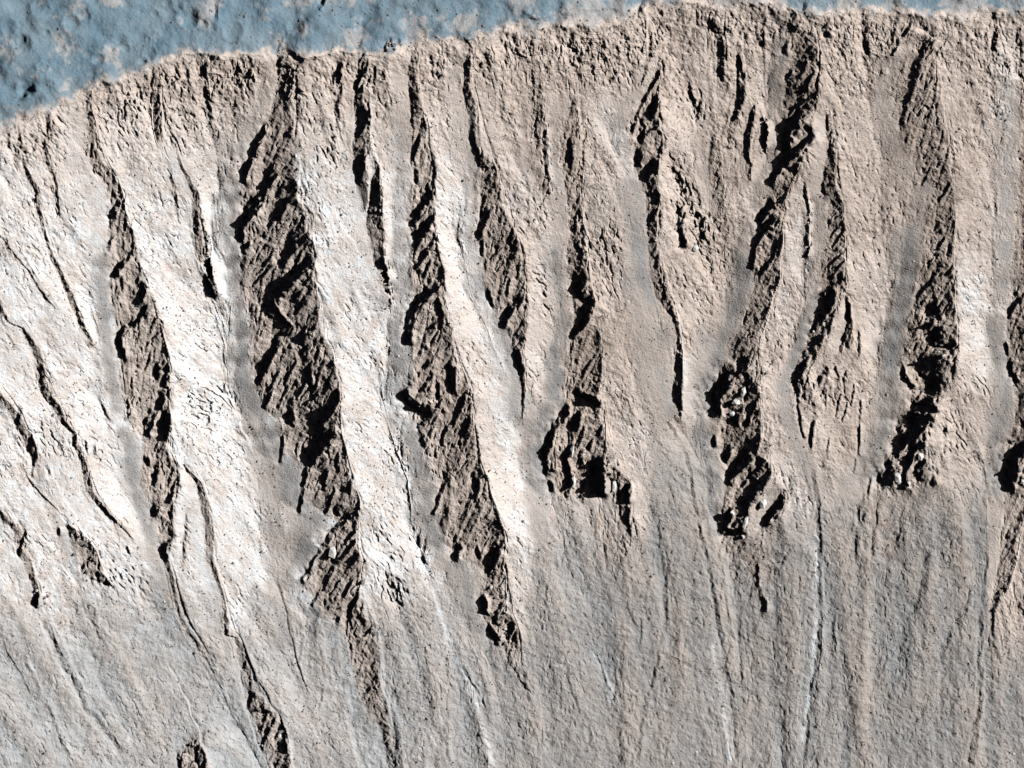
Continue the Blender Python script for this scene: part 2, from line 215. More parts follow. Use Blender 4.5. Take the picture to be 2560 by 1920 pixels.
i_apron = next(i for i, t_ in enumerate(SCARPS_ALL) if t_[2][0] == (1443, 912))
SCARPS = SCARPS_ALL[:i_apron] + [(w_ * 1.4, k_ * .52, p_) for w_, k_, p_ in SCARPS_ALL[i_apron:]]

# frosty tint and pale dust, also painting sunlight onto the lit flanks: radius, strength, points
FROST_LIGHT = [
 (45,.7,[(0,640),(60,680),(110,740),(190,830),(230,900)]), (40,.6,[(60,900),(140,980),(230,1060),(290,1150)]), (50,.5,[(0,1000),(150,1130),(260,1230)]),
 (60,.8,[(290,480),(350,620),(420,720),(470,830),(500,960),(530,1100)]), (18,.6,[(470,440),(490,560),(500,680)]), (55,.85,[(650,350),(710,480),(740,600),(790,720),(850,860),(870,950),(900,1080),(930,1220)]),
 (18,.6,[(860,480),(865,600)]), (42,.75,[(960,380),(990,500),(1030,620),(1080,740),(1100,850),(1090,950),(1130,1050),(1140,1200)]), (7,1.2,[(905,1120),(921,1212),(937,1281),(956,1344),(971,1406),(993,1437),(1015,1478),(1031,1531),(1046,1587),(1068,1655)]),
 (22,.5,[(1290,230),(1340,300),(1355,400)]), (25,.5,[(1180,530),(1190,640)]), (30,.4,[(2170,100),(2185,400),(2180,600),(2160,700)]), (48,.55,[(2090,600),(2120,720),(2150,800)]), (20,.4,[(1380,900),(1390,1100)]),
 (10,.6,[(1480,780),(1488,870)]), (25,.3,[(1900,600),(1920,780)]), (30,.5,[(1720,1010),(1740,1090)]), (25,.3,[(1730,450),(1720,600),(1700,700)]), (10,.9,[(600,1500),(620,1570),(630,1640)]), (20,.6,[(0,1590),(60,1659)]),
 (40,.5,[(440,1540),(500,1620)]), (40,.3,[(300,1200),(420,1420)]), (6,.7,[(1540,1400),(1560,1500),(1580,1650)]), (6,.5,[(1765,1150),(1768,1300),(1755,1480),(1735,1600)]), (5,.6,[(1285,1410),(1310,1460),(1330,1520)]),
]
# grey debris lying in the gullies: radius, points
DEBRIS = [(34,[(528,760),(550,900),(585,1050),(600,1200),(600,1380)]),(42,[(600,930),(630,1060),(645,1200)]),(20,[(270,940),(300,1060),(330,1180),(372,1290)]),(24,[(890,950),(920,1060),(940,1170),(990,1260),(1065,1450)]),
          (30,[(1125,870),(1150,960),(1162,1100),(1178,1210)]),(26,[(1195,820),(1180,900),(1158,1000)]),(40,[(1365,420),(1380,560),(1395,700),(1420,880),(1450,1050),(1490,1160)]),(42,[(1530,740),(1512,850),(1510,950),(1520,1110)]),
          (26,[(1605,580),(1560,720)]),(24,[(1695,840),(1705,910),(1745,1000),(1772,1060)]),(15,[(1760,650),(1722,760),(1695,840)]),(34,[(1955,520),(1952,650),(1925,780),(1905,900),(1860,1020),(1822,1090)]),(28,[(2155,700),(2160,900),(2150,1050)]),
          (15,[(222,560),(230,750),(252,880)]),(17,[(508,420),(515,560),(522,720)]),(13,[(850,700),(866,800)]),(16,[(1072,620),(1110,800),(1118,880)]),(22,[(1190,560),(1215,700),(1200,820)]),(20,[(700,1085),(670,1150)]),(16,[(985,1090),(1010,1150)])]
# clusters of broken rock on the pale flanks: radius, points
BROKEN = [(26,[(470,850),(500,880)]),(28,[(420,850),(440,900)]),(34,[(890,960),(920,1010)]),(30,[(90,930),(120,960)]),(24,[(185,950),(215,975)]),(26,[(820,1150),(850,1200)]),(24,[(895,1165),(905,1200)]),(34,[(1170,600),(1195,650)]),
          (34,[(1470,440),(1520,520)]),(30,[(590,135),(620,150)]),(28,[(500,135),(530,160)]),(26,[(1320,1120),(1350,1180)]),(26,[(2050,910),(2080,960)]),(24,[(2130,830),(2160,880)]),(26,[(845,1270),(870,1300)]),(30,[(740,130),(790,160)]),
          (40,[(1250,480),(1290,520)]),(26,[(700,330),(740,360)]),(30,[(230,1240),(300,1260)]),(24,[(1500,200),(1510,250)]),(22,[(1440,360),(1480,410)]),(30,[(1720,830),(1860,870)]),(24,[(320,150),(390,190)]),(24,[(230,160),(290,220)]),(20,[(190,340),(205,380)])]
# bare brown ground, also soft shade of left-facing slopes put into colour: radius, points
BROWN = [(45,[(1990,110),(1992,330)]),(35,[(2205,250),(2207,560)]),(22,[(1240,140),(1246,420)]),(30,[(900,150),(892,330)]),(34,[(470,140),(580,165)]),(36,[(1120,250),(1170,420)]),(30,[(1060,110),(1040,200)]),
         (26,[(740,130),(765,230)]),(24,[(205,215),(200,330)]),(22,[(120,280),(112,400)]),(30,[(1550,60),(1600,230)]),(30,[(1720,60),(1735,160)]),(30,[(1480,430),(1505,530)]),(26,[(1280,480),(1290,520)]),
         (24,[(1290,1130),(1310,1200)]),(30,[(790,1400),(820,1540)]),(30,[(1600,1180),(1640,1230)]),(25,[(1900,1100),(1920,1200)]),(24,[(1000,1080),(1050,1160)]),(26,[(60,1250),(40,1300)]),(40,[(1820,860),(1840,960)])]
APRON = [(-60,1330),(0,1322),(100,1322),(250,1278),(330,1245),(400,1262),(470,1300),(500,1385),(540,1290),(640,1290),(700,1345),(850,1330),(900,1300),(960,1245),(1040,1400),(1120,1410),(1165,1190),
         (1195,1100),(1310,1125),(1390,1185),(1420,960),(1480,935),(1530,965),(1555,1172),(1690,1142),(1755,1120),(1830,1060),(1900,1072),(2030,1075),(2130,1000),(2140,1390),(2300,1390)]

# ------------------------------------------------------------------ height field
MARG = 50.0
NX, NY = int(1024 + 2 * MARG) + 1, int(768 + 2 * MARG) + 1     # one vertex per metre
gx = np.arange(NX) - MARG                                       # metres from the left edge of the picture
gy = np.arange(NY) - MARG                                       # metres from the top edge
GX, GY = np.meshgrid(gx, gy)


def smoothstep(x, a, b):
    t = np.clip((x - a) / (b - a), 0, 1)
    return t * t * (3 - 2 * t)


def vnoise(cx, seed=0):
    """smooth random field with cells of cx metres laid at a random angle, about -1..1"""
    r = np.random.default_rng(seed)
    an = r.uniform(0.25, 1.3) + (seed % 4) * math.pi / 2
    c, s_ = math.cos(an) / cx, math.sin(an) / cx
    u = (GX * c + GY * s_).astype(np.float32); v = (GY * c - GX * s_).astype(np.float32)
    u -= u.min(); v -= v.min()
    iu = u.astype(np.int32); iv = v.astype(np.int32)
    fu = u - iu; fv = v - iv
    lat = r.uniform(-1, 1, (int(iv.max()) + 3, int(iu.max()) + 3)).astype(np.float32)
    fu = fu * fu * fu * (fu * (fu * 6 - 15) + 10); fv = fv * fv * fv * (fv * (fv * 6 - 15) + 10)
    a_ = lat[iv, iu]; b_ = lat[iv, iu + 1]; c_ = lat[iv + 1, iu]; d_ = lat[iv + 1, iu + 1]
    return ((a_ + (b_ - a_) * fu) * (1 - fv) + (c_ + (d_ - c_) * fu) * fv).astype(np.float64)


def fbm(c, octs=4, gain=.5, seed=0):
    out = 0; am = 1
    for k in range(octs):
        out = out + am * vnoise(max(c / 2 ** k, 1.3), seed=seed + 17 * k); am *= gain
    return out


def blur(f, r):
    """three box passes"""
    r = int(max(1, r))
    for _ in range(3):
        for ax in (0, 1):
            p = np.pad(f, [(r + 1, r) if i == ax else (0, 0) for i in (0, 1)], mode='edge')
            c = np.cumsum(p, axis=ax, dtype=np.float64)
            n = f.shape[ax]
            if ax == 0: f = (c[2 * r + 1:2 * r + 1 + n] - c[:n]) / (2 * r + 1)
            else: f = (c[:, 2 * r + 1:2 * r + 1 + n] - c[:, :n]) / (2 * r + 1)
    return f


def sample(f, px, py):
    px = np.clip(px, 0, f.shape[1] - 1.001); py = np.clip(py, 0, f.shape[0] - 1.001)
    ix = px.astype(np.int32); iy = py.astype(np.int32)
    fx = px - ix; fy = py - iy
    return (f[iy, ix] * (1 - fx) + f[iy, ix + 1] * fx) * (1 - fy) + (f[iy + 1, ix] * (1 - fx) + f[iy + 1, ix + 1] * fx) * fy


def polydist(pts, X, Y):
    """distance to a polyline, signed across it (positive on the high side), and how far beyond its ends"""
    best = np.full(X.shape, 1e9); sg = np.zeros(X.shape); par = np.zeros(X.shape)
    tot = 0.0
    for (x0, y0), (x1, y1) in zip(pts[:-1], pts[1:]):
        dx, dy = x1 - x0, y1 - y0
        L = math.hypot(dx, dy) or 1e-6
        t = ((X - x0) * dx + (Y - y0) * dy) / (L * L)
        tc = np.clip(t, 0, 1)
        d = np.hypot(X - x0 - tc * dx, Y - y0 - tc * dy)
        m = d < best
        best[m] = d[m]
        sg[m] = (((X - x0) * dy - (Y - y0) * dx) / L)[m]
        par[m] = (tot + t * L)[m]
        tot += L
    return best, sg, par, tot


def densify(pts, step):
    out = []
    for p, q in zip(pts[:-1], pts[1:]):
        n = max(1, int(math.hypot(q[0] - p[0], q[1] - p[1]) / step))
        for k in range(n):
            t = k / n
            out.append(tuple(p[i] + (q[i] - p[i]) * t for i in range(len(p))))
    out.append(tuple(pts[-1]))
    return out


# fall of the wall with distance from the rim
def fall(d):
    """height lost at d metres inside the rim"""
    return np.where(d < 0, 0, np.where(d < 260, .62 * d, np.where(d < 520, 161.2 + .62 * (d - 260) - .00022 * (d - 260) ** 2,
           np.minimum(307.5 + .5 * (d - 520) - .0004 * (d - 520) ** 2, 463))))


rim_m = [(x * S, y * S) for x, y in RIM]
rim_x = np.array([p[0] for p in rim_m]); rim_y = np.array([p[1] for p in rim_m])
step = 4
cX, cY = np.meshgrid(np.arange(0, NX + step, step) - MARG, np.arange(0, NY + step, step) - MARG)
dR, _, _, _ = polydist(rim_m, cX, cY)
wig = fbm(9, 3, .6, 91) * 2.6 + fbm(34, 2, .5, 92) * 3.0
rim_line = np.interp(gx, rim_x, rim_y)[None, :] + wig
inside_c = cY > np.interp(cX, rim_x, rim_y)
dsig = np.where(inside_c, dR, -dR)
PXc, PYc = (GX + MARG) / step, (GY + MARG) / step
D = sample(dsig, PXc, PYc) - wig * 0.8
D = np.where(np.abs(D) < 25, D, D)
Dsm = blur(D, 6)
t = smoothstep(D, 10, 45)
Dw = D * (1 - t) + Dsm * t
base = -fall(np.maximum(Dw, 0))
wall = smoothstep(D, 0, 6)


def raster(lines, s, shape):
    """average line values on a grid of s metres per cell"""
    acc = np.zeros(shape); cnt = np.zeros(shape)
    for x, y, v in lines:
        i = int(round((y + MARG) / s)); j = int(round((x + MARG) / s))
        if 0 <= i < shape[0] and 0 <= j < shape[1]:
            acc[i, j] += v; cnt[i, j] += 1
    m = cnt > 0
    acc[m] /= cnt[m]
    return m, acc


con = []
flank_quads = []
chan_lines = {}
for key, pts in RIDGES.items():
    P = [(p[0], p[1], p[2], p[3] if len(p) > 3 else 1.0) for p in pts]
    dens = densify(P, 1.0)
    n = len(dens)
    ch = []
    jit = np.interp(np.arange(n), np.arange(0, n + 14, 7), np.random.default_rng(len(key) * 7 + n).normal(0, 1.0, len(np.arange(0, n + 14, 7))))
    hv = np.interp(np.arange(n), np.arange(0, n + 40, 20), np.random.default_rng(n).uniform(-.3, .25, len(np.arange(0, n + 40, 20))))
    for k, (x, y, w, kf) in enumerate(dens):
        x = x + jit[k] * min(3, .06 * w + .6)
        wm = w * S
        h = (1 + hv[k]) * kf * (0.66 * wm if wm < 6 else 4.0 + 0.33 * (wm - 6))
        con.append((x * S, y * S, .5 * h))
        con.append(((x - w) * S, y * S, (-.5 + (.11 if w > 36 else 0)) * h))
        if w > 36:                                    # flat floor beside a big channel
            fl_w = min(19, 5 + .22 * wm)
            con.append(((x - w) * S - .8 * fl_w, y * S, (-.5 + .06) * h))
            con.append(((x - w) * S - 1.6 * fl_w, y * S, -.5 * h))
        if w > 30:                                    # the foot of the flank is a gentler slope of debris
            con.append(((x - .70 * w) * S, y * S, (-.5 + .27) * h))
            con.append(((x - .35 * w) * S, y * S, (-.5 + .60) * h))
        ch.append((x - w, y))
    chan_lines[key] = ch
    flank_quads.append(dens)
for x, y in densify(RIM, 1.0):
    con.append((x * S, y * S + 1, 0.0))
for k in range(0, int(NX)):
    con.append((k - MARG, NY - 1 - MARG, 0.0))


def solve():
    f = None
    for s, it in ((16, 300), (8, 200), (4, 120), (2, 70), (1, 40)):
        shp = (int((NY - 1) / s) + 1, int((NX - 1) / s) + 1)
        m, v = raster(con, s, shp)
        if f is None: f = np.zeros(shp)
        else:
            yy, xx = np.meshgrid(np.arange(shp[0]) / 2, np.arange(shp[1]) / 2, indexing='ij')
            f = sample(f, xx, yy)
        f[m] = v[m]
        for _ in range(it):
            p = np.pad(f, 1, mode='edge')
            g = .25 * (p[:-2, 1:-1] + p[2:, 1:-1] + p[1:-1, :-2] + p[1:-1, 2:])
            f = np.where(m, v, g)
    return f


rel = solve()
rel *= wall
print("solved", round(time.time() - T0, 1))

# masks ------------------------------------------------------------
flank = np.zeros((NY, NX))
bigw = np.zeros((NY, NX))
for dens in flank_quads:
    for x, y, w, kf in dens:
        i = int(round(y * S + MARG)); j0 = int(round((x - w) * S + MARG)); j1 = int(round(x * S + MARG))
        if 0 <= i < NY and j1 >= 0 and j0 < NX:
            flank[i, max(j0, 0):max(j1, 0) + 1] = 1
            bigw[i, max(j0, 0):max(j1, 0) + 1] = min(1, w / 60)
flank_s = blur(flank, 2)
bigw_s = blur(bigw, 2)
ap_x = np.array([p[0] for p in APRON]) * S; ap_y = np.array([p[1] for p in APRON]) * S
apron_line = np.interp(gx, ap_x, ap_y)[None, :] + fbm(14, 3, .5, 55) * 5
apron = smoothstep(GY - apron_line + 16 * fbm(22, 4, .6, 57), -26, 26)
chan = np.zeros((NY, NX))
for key, ch in chan_lines.items():
    wide = max(p[2] for p in RIDGES[key])
    if wide < 24: continue
    for x, y in ch:
        i = int(round(y * S + MARG)); j = int(round(x * S + MARG))
        if 0 <= i < NY:
            chan[i, max(0, j - int(6 + .6 * min(20, wide * S * .4))):max(0, j + 1)] = 1
chan_s = np.clip(blur(chan, 4) * (1 + .5 * fbm(9, 3, .6, 131)), 0, 1)
for_zone = chan.copy()

vn_a = vnoise(17, seed=401) + .7 * vnoise(5, seed=402)
vn_b = vnoise(17, seed=403) + .7 * vnoise(5, seed=404)
vn_c = 1 + .55 * vnoise(11, seed=405) + .3 * vnoise(4, seed=406)


def brush(lines):
    out = np.zeros((NY, NX))
    for r_, pts in lines:
        P = [(x * S, y * S) for x, y in pts]; rm = r_ * S
        i0 = max(0, int(min(p[1] for p in P) - 2.4 * rm + MARG)); i1 = min(NY, int(max(p[1] for p in P) + 2.4 * rm + MARG) + 1)
        j0 = max(0, int(min(p[0] for p in P) - 2.4 * rm + MARG)); j1 = min(NX, int(max(p[0] for p in P) + 2.4 * rm + MARG) + 1)
        if i1 <= i0 or j1 <= j0: continue
        d, _, _, _ = polydist(P, GX[i0:i1, j0:j1], GY[i0:i1, j0:j1])
        out[i0:i1, j0:j1] = np.maximum(out[i0:i1, j0:j1], np.exp(-(d / rm) ** 2))
    return out


debris = smoothstep(brush(DEBRIS) * 1.25 + .22 * fbm(13, 4, .65, 133), .15, 1.05) * (1 - .8 * flank_s)
broken = brush(BROKEN)
rel = np.where(flank_s > .25, rel, blur(rel, 1))
# traced scarps ----------------------------------------------------
scarp = np.zeros((NY, NX))
for w, k, pts in SCARPS:
    wm = w * S
    P = [(x * S, y * S) for x, y in pts]
    R = wm * 3.2 + 3
    i0 = max(0, int(min(p[1] for p in P) - R + MARG)); i1 = min(NY, int(max(p[1] for p in P) + R + MARG) + 1)
    j0 = max(0, int(min(p[0] for p in P) - R + MARG)); j1 = min(NX, int(max(p[0] for p in P) + R + MARG) + 1)
    if i1 <= i0 or j1 <= j0: continue
    wv = min(2.6, .3 * wm + .35)
    X = GX[i0:i1, j0:j1] + vn_a[i0:i1, j0:j1] * wv
    Y = GY[i0:i1, j0:j1] + vn_b[i0:i1, j0:j1] * wv
    d, sg, par, tot = polydist(P, X, Y)
    amp = .5 * (wm * .95 + .5) * k * (1.1 if w >= 12 else .9)
    hw = wm * .5
    prof = np.where(np.abs(sg) < hw, sg / hw, np.sign(sg) * np.exp(-np.maximum(np.abs(sg) - hw, 0) / (wm * .9)))
    end = np.minimum(smoothstep(par, -wm * .8, wm * .5), smoothstep(tot - par, -wm * .8, wm * .5))
    far = smoothstep(R - d, 0, R * .35)
    scarp[i0:i1, j0:j1] += amp * prof * end * far * np.clip(vn_c[i0:i1, j0:j1], .1, 2)

zs = base + rel + scarp * .6
zsm = blur(zs, 2)
gyv, gxv = np.gradient(zsm)
gl = np.hypot(gxv, gyv) + 1e-6
vx, vy = -gxv / gl, -gyv / gl                                 # down the slope
vx = blur(vx, 2); vy = blur(vy, 2)


def streaks(noise, L, n):
    """noise smeared along the fall line: chutes and ribs"""
    acc = noise.copy(); IX, IY = np.meshgrid(np.arange(NX, dtype=np.float32), np.arange(NY, dtype=np.float32))
    for sgn in (1, -1):
        px, py = IX.copy(), IY.copy()
        cvx, cvy = vx, vy
        for k in range(n):
            px = px + sgn * cvx * L / n; py = py + sgn * cvy * L / n
            if k % 3 == 2: cvx = sample(vx, px, py); cvy = sample(vy, px, py)
            acc += sample(noise, px, py)
    acc -= blur(acc, 24)
    return acc / acc.std()


st1 = streaks(vnoise(2.2, seed=3).astype(np.float64), 13, 8)
st2 = streaks(vnoise(5.0, seed=4).astype(np.float64), 34, 10)
st3 = streaks(vnoise(11.0, seed=5).astype(np.float64), 60, 10)
st4 = streaks(vnoise(24.0, seed=8).astype(np.float64), 110, 12)
print("streaks", round(time.time() - T0, 1))

brownreg = smoothstep(fbm(34, 4, .6, 151) + .9 * smoothstep(GX, 380, 620) * (1 - smoothstep(GY, 300, 520)) + .9 * (1 - smoothstep(D, 10, 70)), .1, 1.2)
patch = smoothstep(fbm(38, 3, .55, 21), -.45, .55)             # rocky and smooth patches
rocky = np.clip(.34 + .75 * flank_s * (.5 + .5 * bigw_s) + .4 * patch * (1 - apron) + .4 * (1 - smoothstep(D, 20, 120)), 0, 1.2)
rocky = rocky + .3 * broken
rocky *= (1 - .7 * debris) * (1 - .85 * chan_s) * (1 - .6 * apron * (1 - flank_s)) * wall
ridged = lambda n: (1 - np.abs(n)) * 2 - 1
rough = .55 * fbm(7, 4, .6, 31) + .45 * ridged(fbm(10, 3, .55, 47))
pitn = streaks(vnoise(2.3, seed=6).astype(np.float64), 2.5, 2)
pitm = smoothstep(pitn + .9 * fbm(20, 3, .6, 93) + .45 * (1 - smoothstep(D, 15, 80)) + 1.1 * broken, 1.15, 2.0)
FL = flank_s * (.35 + .65 * bigw_s)
grain = .6 * fbm(4.6, 3, .7, 181) + .5 * ridged(fbm(7.5, 2, .6, 187))
rimz = 1 - .75 * (1 - smoothstep(D, 4, 24))
relief_tex = rocky * rimz * (st1 * (.14 + .10 * FL) + st2 * (.22 + .22 * FL) + st3 * (1.15 - .3 * FL) + st4 * 1.2 * (1 - flank_s) + grain * (.62 - .2 * FL) + rough * (.55 - .15 * FL + 1.1 * brownreg * (1 - apron) * (1 - .7 * FL))) - (1.7 + 1.3 * broken) * pitm * rocky * rimz
fine = vnoise(1.7, seed=61) * .18 + vnoise(3.1, seed=62) * .2
apr_tex = apron * (.04 * st1 + .08 * st2 + .34 * st3 + .95 * st4 + .38 * grain + .5 * fbm(9, 3, .5, 141) - .35 * pitm * (1 - .5 * chan_s))
plateau = 1 - wall
hum = fbm(30, 3, .45, 71) * 3.6 + fbm(7, 2, .5, 75) * .2
pl = np.zeros((NY, NX))
pits = [(156, 53, 17), (325, 118, 14), (50, 95, 20), (60, 195, 18), (120, 160, 14), (262, 92, 16), (215, 130, 12), (22, 60, 16), (410, 40, 22), (505, 70, 20), (640, 60, 18), (90, 20, 18), (1200, 30, 24)]
pr = random.Random(3)
for _ in range(26):
    pits.append((pr.uniform(-40, 560), pr.uniform(-20, 150), pr.uniform(5, 11)))
for x, y, r in pits:
    d = np.hypot(GX - x * S, GY - y * S) / (r * S)
    pl += r * S * (-.26 * np.exp(-(d * 1.2) ** 2) + .07 * np.exp(-((d - 1.15) / .28) ** 2))
plat_tex = plateau * (hum + pl - 1.0 + .35 * fine)
lip = 1.6 * np.exp(-np.abs(D) / 9) * fbm(16, 3, .5, 83)
edge_fade = smoothstep(np.minimum(np.minimum(GX + MARG, 1024 + MARG - GX), np.minimum(GY + MARG, 768 + MARG - GY)), 2, 32)
Z = base + edge_fade * (rel + scarp + relief_tex + fine * (.5 + .6 * rocky) + apr_tex + plat_tex + lip)
print("height", round(time.time() - T0, 1), Z.min(), Z.max())


def ground(x_px, y_px):
    """height at a survey point"""
    return float(sample(Z, np.array([x_px * S + MARG]), np.array([y_px * S + MARG]))[0])


def world_xy(x_px, y_px):
    return x_px * S - 512, 384 - y_px * S


# what lies on the surface -----------------------------------------
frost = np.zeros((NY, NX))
for r, k, pts in FROST_LIGHT:
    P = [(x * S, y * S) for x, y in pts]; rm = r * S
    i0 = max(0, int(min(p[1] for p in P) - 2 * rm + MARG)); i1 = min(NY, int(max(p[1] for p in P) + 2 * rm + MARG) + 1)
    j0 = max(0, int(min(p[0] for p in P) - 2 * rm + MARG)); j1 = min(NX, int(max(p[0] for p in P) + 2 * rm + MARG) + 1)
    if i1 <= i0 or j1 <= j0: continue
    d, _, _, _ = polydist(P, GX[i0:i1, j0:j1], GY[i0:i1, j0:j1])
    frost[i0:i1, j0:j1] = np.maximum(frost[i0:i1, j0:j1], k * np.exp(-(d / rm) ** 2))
frost_light_n = brush([t_ for t_ in [(r_, p_) for r_, k_, p_ in FROST_LIGHT if r_ <= 12]])
frost = np.maximum(.72 * np.clip(blur(frost, 9), 0, 1), .45 * frost_light_n)
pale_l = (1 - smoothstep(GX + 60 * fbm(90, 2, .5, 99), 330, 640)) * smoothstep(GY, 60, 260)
frost = np.clip(np.maximum(frost, .5 * pale_l * (1 - .6 * apron)) * (1 - .8 * debris) * (1 - .85 * flank_s) * (.9 + .45 * fbm(12, 3, .6, 101)) * wall, 0, 1)  # kept off the shaded flanks; the pale tint paints the lit sides brighter
dust_pl = smoothstep(fbm(24, 4, .55, 111) + .35 * fbm(4, 2, .5, 117) + .5 * smoothstep(GX, 330, 640) - .25, -.05, .75)
dust_pl = np.clip(.5 * dust_pl + np.exp(-np.abs(D) / 5) * .4, 0, 1)
sand = (1 - smoothstep(D + 5.5 * fbm(9, 4, .6, 119), -7, 3)) * (1 - .85 * dust_pl)
brown = brownreg * (1 - .6 * frost)
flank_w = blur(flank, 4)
rock_shade = np.clip(flank_w * (.2 + .3 * bigw_s) + .5 * brown * (1 - apron) + .12 * rough, 0, 1) * wall * (1 - .7 * chan_s)  # dark rock tint on left-facing flanks also deepens their shade
tone_a = np.clip(.5 + .22 * st3 + .24 * st4 + .2 * fbm(40, 3, .5, 161) - .25 * chan_s, 0, 1)
ap_col = smoothstep(GY - apron_line + 20 * st4 + 12 * fbm(30, 3, .5, 58), -75, 62) * (1 - .5 * flank_s)
rock_shade = np.maximum(rock_shade, .8 * brush(BROWN) * np.clip(.75 + .5 * fbm(10, 3, .6, 171), 0, 1.2) * wall)
rock_shade = np.maximum(rock_shade, .55 * broken * np.clip(.4 + .9 * fbm(6, 3, .6, 173), 0, 1) * wall) * (1 - .6 * debris)
rock_shade = np.clip(rock_shade, 0, 1)
talus_a = np.clip(np.maximum(ap_col * (.85 + .15 * apron), .6 * debris) + .3 * chan_s + .15 * (st3 > .8), 0, 1) * wall
# ------------------------------------------------------------------ materials
def new_mat(name):
    m = bpy.data.materials.new(name); m.use_nodes = True
    nt = m.node_tree
    b = nt.nodes["Principled BSDF"]
    b.inputs["Roughness"].default_value = 1.0
    b.inputs["Specular IOR Level"].default_value = 0.05
    return m, nt, b


def nd(nt, kind, **kw):
    n = nt.nodes.new(kind)
    for k, v in kw.items():
        setattr(n, k, v)
    return n


def mix(nt, fac, c1, c2):
    n = nt.nodes.new("ShaderNodeMix"); n.data_type = 'RGBA'
    for sock, v in ((n.inputs[0], fac), (n.inputs[6], c1), (n.inputs[7], c2)):
        if isinstance(v, (int, float)): sock.default_value = v
        elif isinstance(v, tuple): sock.default_value = v + (1,)
        else: nt.links.new(v, sock)
    return n.outputs[2]


def noise_fac(nt, scale, detail, lo, hi, coord=None):
    n = nd(nt, "ShaderNodeTexNoise"); n.inputs["Scale"].default_value = scale; n.inputs["Detail"].default_value = detail
    if coord: nt.links.new(coord, n.inputs["Vector"])
    r = nd(nt, "ShaderNodeMapRange"); r.inputs[1].default_value = lo; r.inputs[2].default_value = hi
    nt.links.new(n.outputs[0], r.inputs[0])
    return r.outputs[0], n.outputs[0]


MAT, nt, bs = new_mat("crater_ground")
tc = nd(nt, "ShaderNodeTexCoord").outputs["Object"]
att = {}
for k in ("rock", "frost", "sand", "talus", "tone"):
    n = nd(nt, "ShaderNodeAttribute"); n.attribute_name = k; att[k] = n.outputs["Fac"]
f1, _ = noise_fac(nt, .03, 5, .35, .65, tc)
f2, n2 = noise_fac(nt, .22, 5, .35, .65, tc)
f3, n3 = noise_fac(nt, .8, 3, .3, .7, tc)
c = mix(nt, f1, mix(nt, att["tone"], (.365, .316, .289), (.45, .395, .36)), (.40, .346, .314))
tal = mix(nt, att["tone"], (.205, .209, .214), (.268, .242, .226))
c = mix(nt, att["talus"], c, tal)
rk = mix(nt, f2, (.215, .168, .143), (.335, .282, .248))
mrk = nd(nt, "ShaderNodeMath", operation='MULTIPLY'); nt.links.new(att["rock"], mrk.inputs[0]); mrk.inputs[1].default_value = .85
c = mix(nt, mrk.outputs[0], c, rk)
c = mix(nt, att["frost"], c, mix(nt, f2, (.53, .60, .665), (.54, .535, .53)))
c = mix(nt, att["sand"], c, mix(nt, f1, (.094, .150, .195), (.125, .172, .206)))
sp = nd(nt, "ShaderNodeMapRange"); nt.links.new(n3, sp.inputs[0]); sp.inputs[1].default_value = .25; sp.inputs[2].default_value = .75
sp.inputs[3].default_value = .84; sp.inputs[4].default_value = 1.14
vm = nd(nt, "ShaderNodeVectorMath", operation='SCALE'); nt.links.new(c, vm.inputs[0]); nt.links.new(sp.outputs[0], vm.inputs["Scale"])
nt.links.new(vm.outputs[0], bs.inputs["Base Color"])
bp = nd(nt, "ShaderNodeBump"); bp.inputs["Strength"].default_value = .8; bp.inputs["Distance"].default_value = .9
nb = nd(nt, "ShaderNodeTexNoise"); nb.inputs["Scale"].default_value = .55; nb.inputs["Detail"].default_value = 4; nt.links.new(tc, nb.inputs["Vector"])
sm = nd(nt, "ShaderNodeMath", operation='MULTIPLY_ADD'); nt.links.new(att["sand"], sm.inputs[0]); sm.inputs[1].default_value = -.6; sm.inputs[2].default_value = .8
nt.links.new(sm.outputs[0], bp.inputs["Strength"])
nt.links.new(nb.outputs[0], bp.inputs["Height"]); nt.links.new(bp.outputs[0], bs.inputs["Normal"])

STONE, nt, bs = new_mat("dark_stone")
tc = nd(nt, "ShaderNodeTexCoord").outputs["Object"]
f1, _ = noise_fac(nt, .6, 4, .3, .7, tc)
nt.links.new(mix(nt, f1, (.085, .10, .112), (.18, .155, .14)), bs.inputs["Base Color"])
PALE, nt, bs = new_mat("pale_stone")
tc = nd(nt, "ShaderNodeTexCoord").outputs["Object"]
f1, _ = noise_fac(nt, .5, 4, .3, .7, tc)
nt.links.new(mix(nt, f1, (.46, .46, .46), (.36, .34, .32)), bs.inputs["Base Color"])

# ------------------------------------------------------------------ cut the field into named pieces of ground
WX = (GX - 512).astype(np.float32); WY = (384 - GY).astype(np.float32)
ncy, ncx = NY - 1, NX - 1
cxm = gx[:-1] + .5; cym = gy[:-1] + .5
CXp, CYp = np.meshgrid(cxm / S, cym / S)                        # cell centres in survey units


def cell(f): return .25 * (f[:-1, :-1] + f[1:, :-1] + f[:-1, 1:] + f[1:, 1:])


def in_poly(poly):
    inside = np.zeros(CXp.shape, bool)
    for (x0, y0), (x1, y1) in zip(poly, poly[1:] + poly[:1]):
        if y0 == y1: continue
        c_ = (CYp < y0) != (CYp < y1)
        inside ^= c_ & (CXp < (x1 - x0) * (CYp - y0) / (y1 - y0) + x0)
    return inside


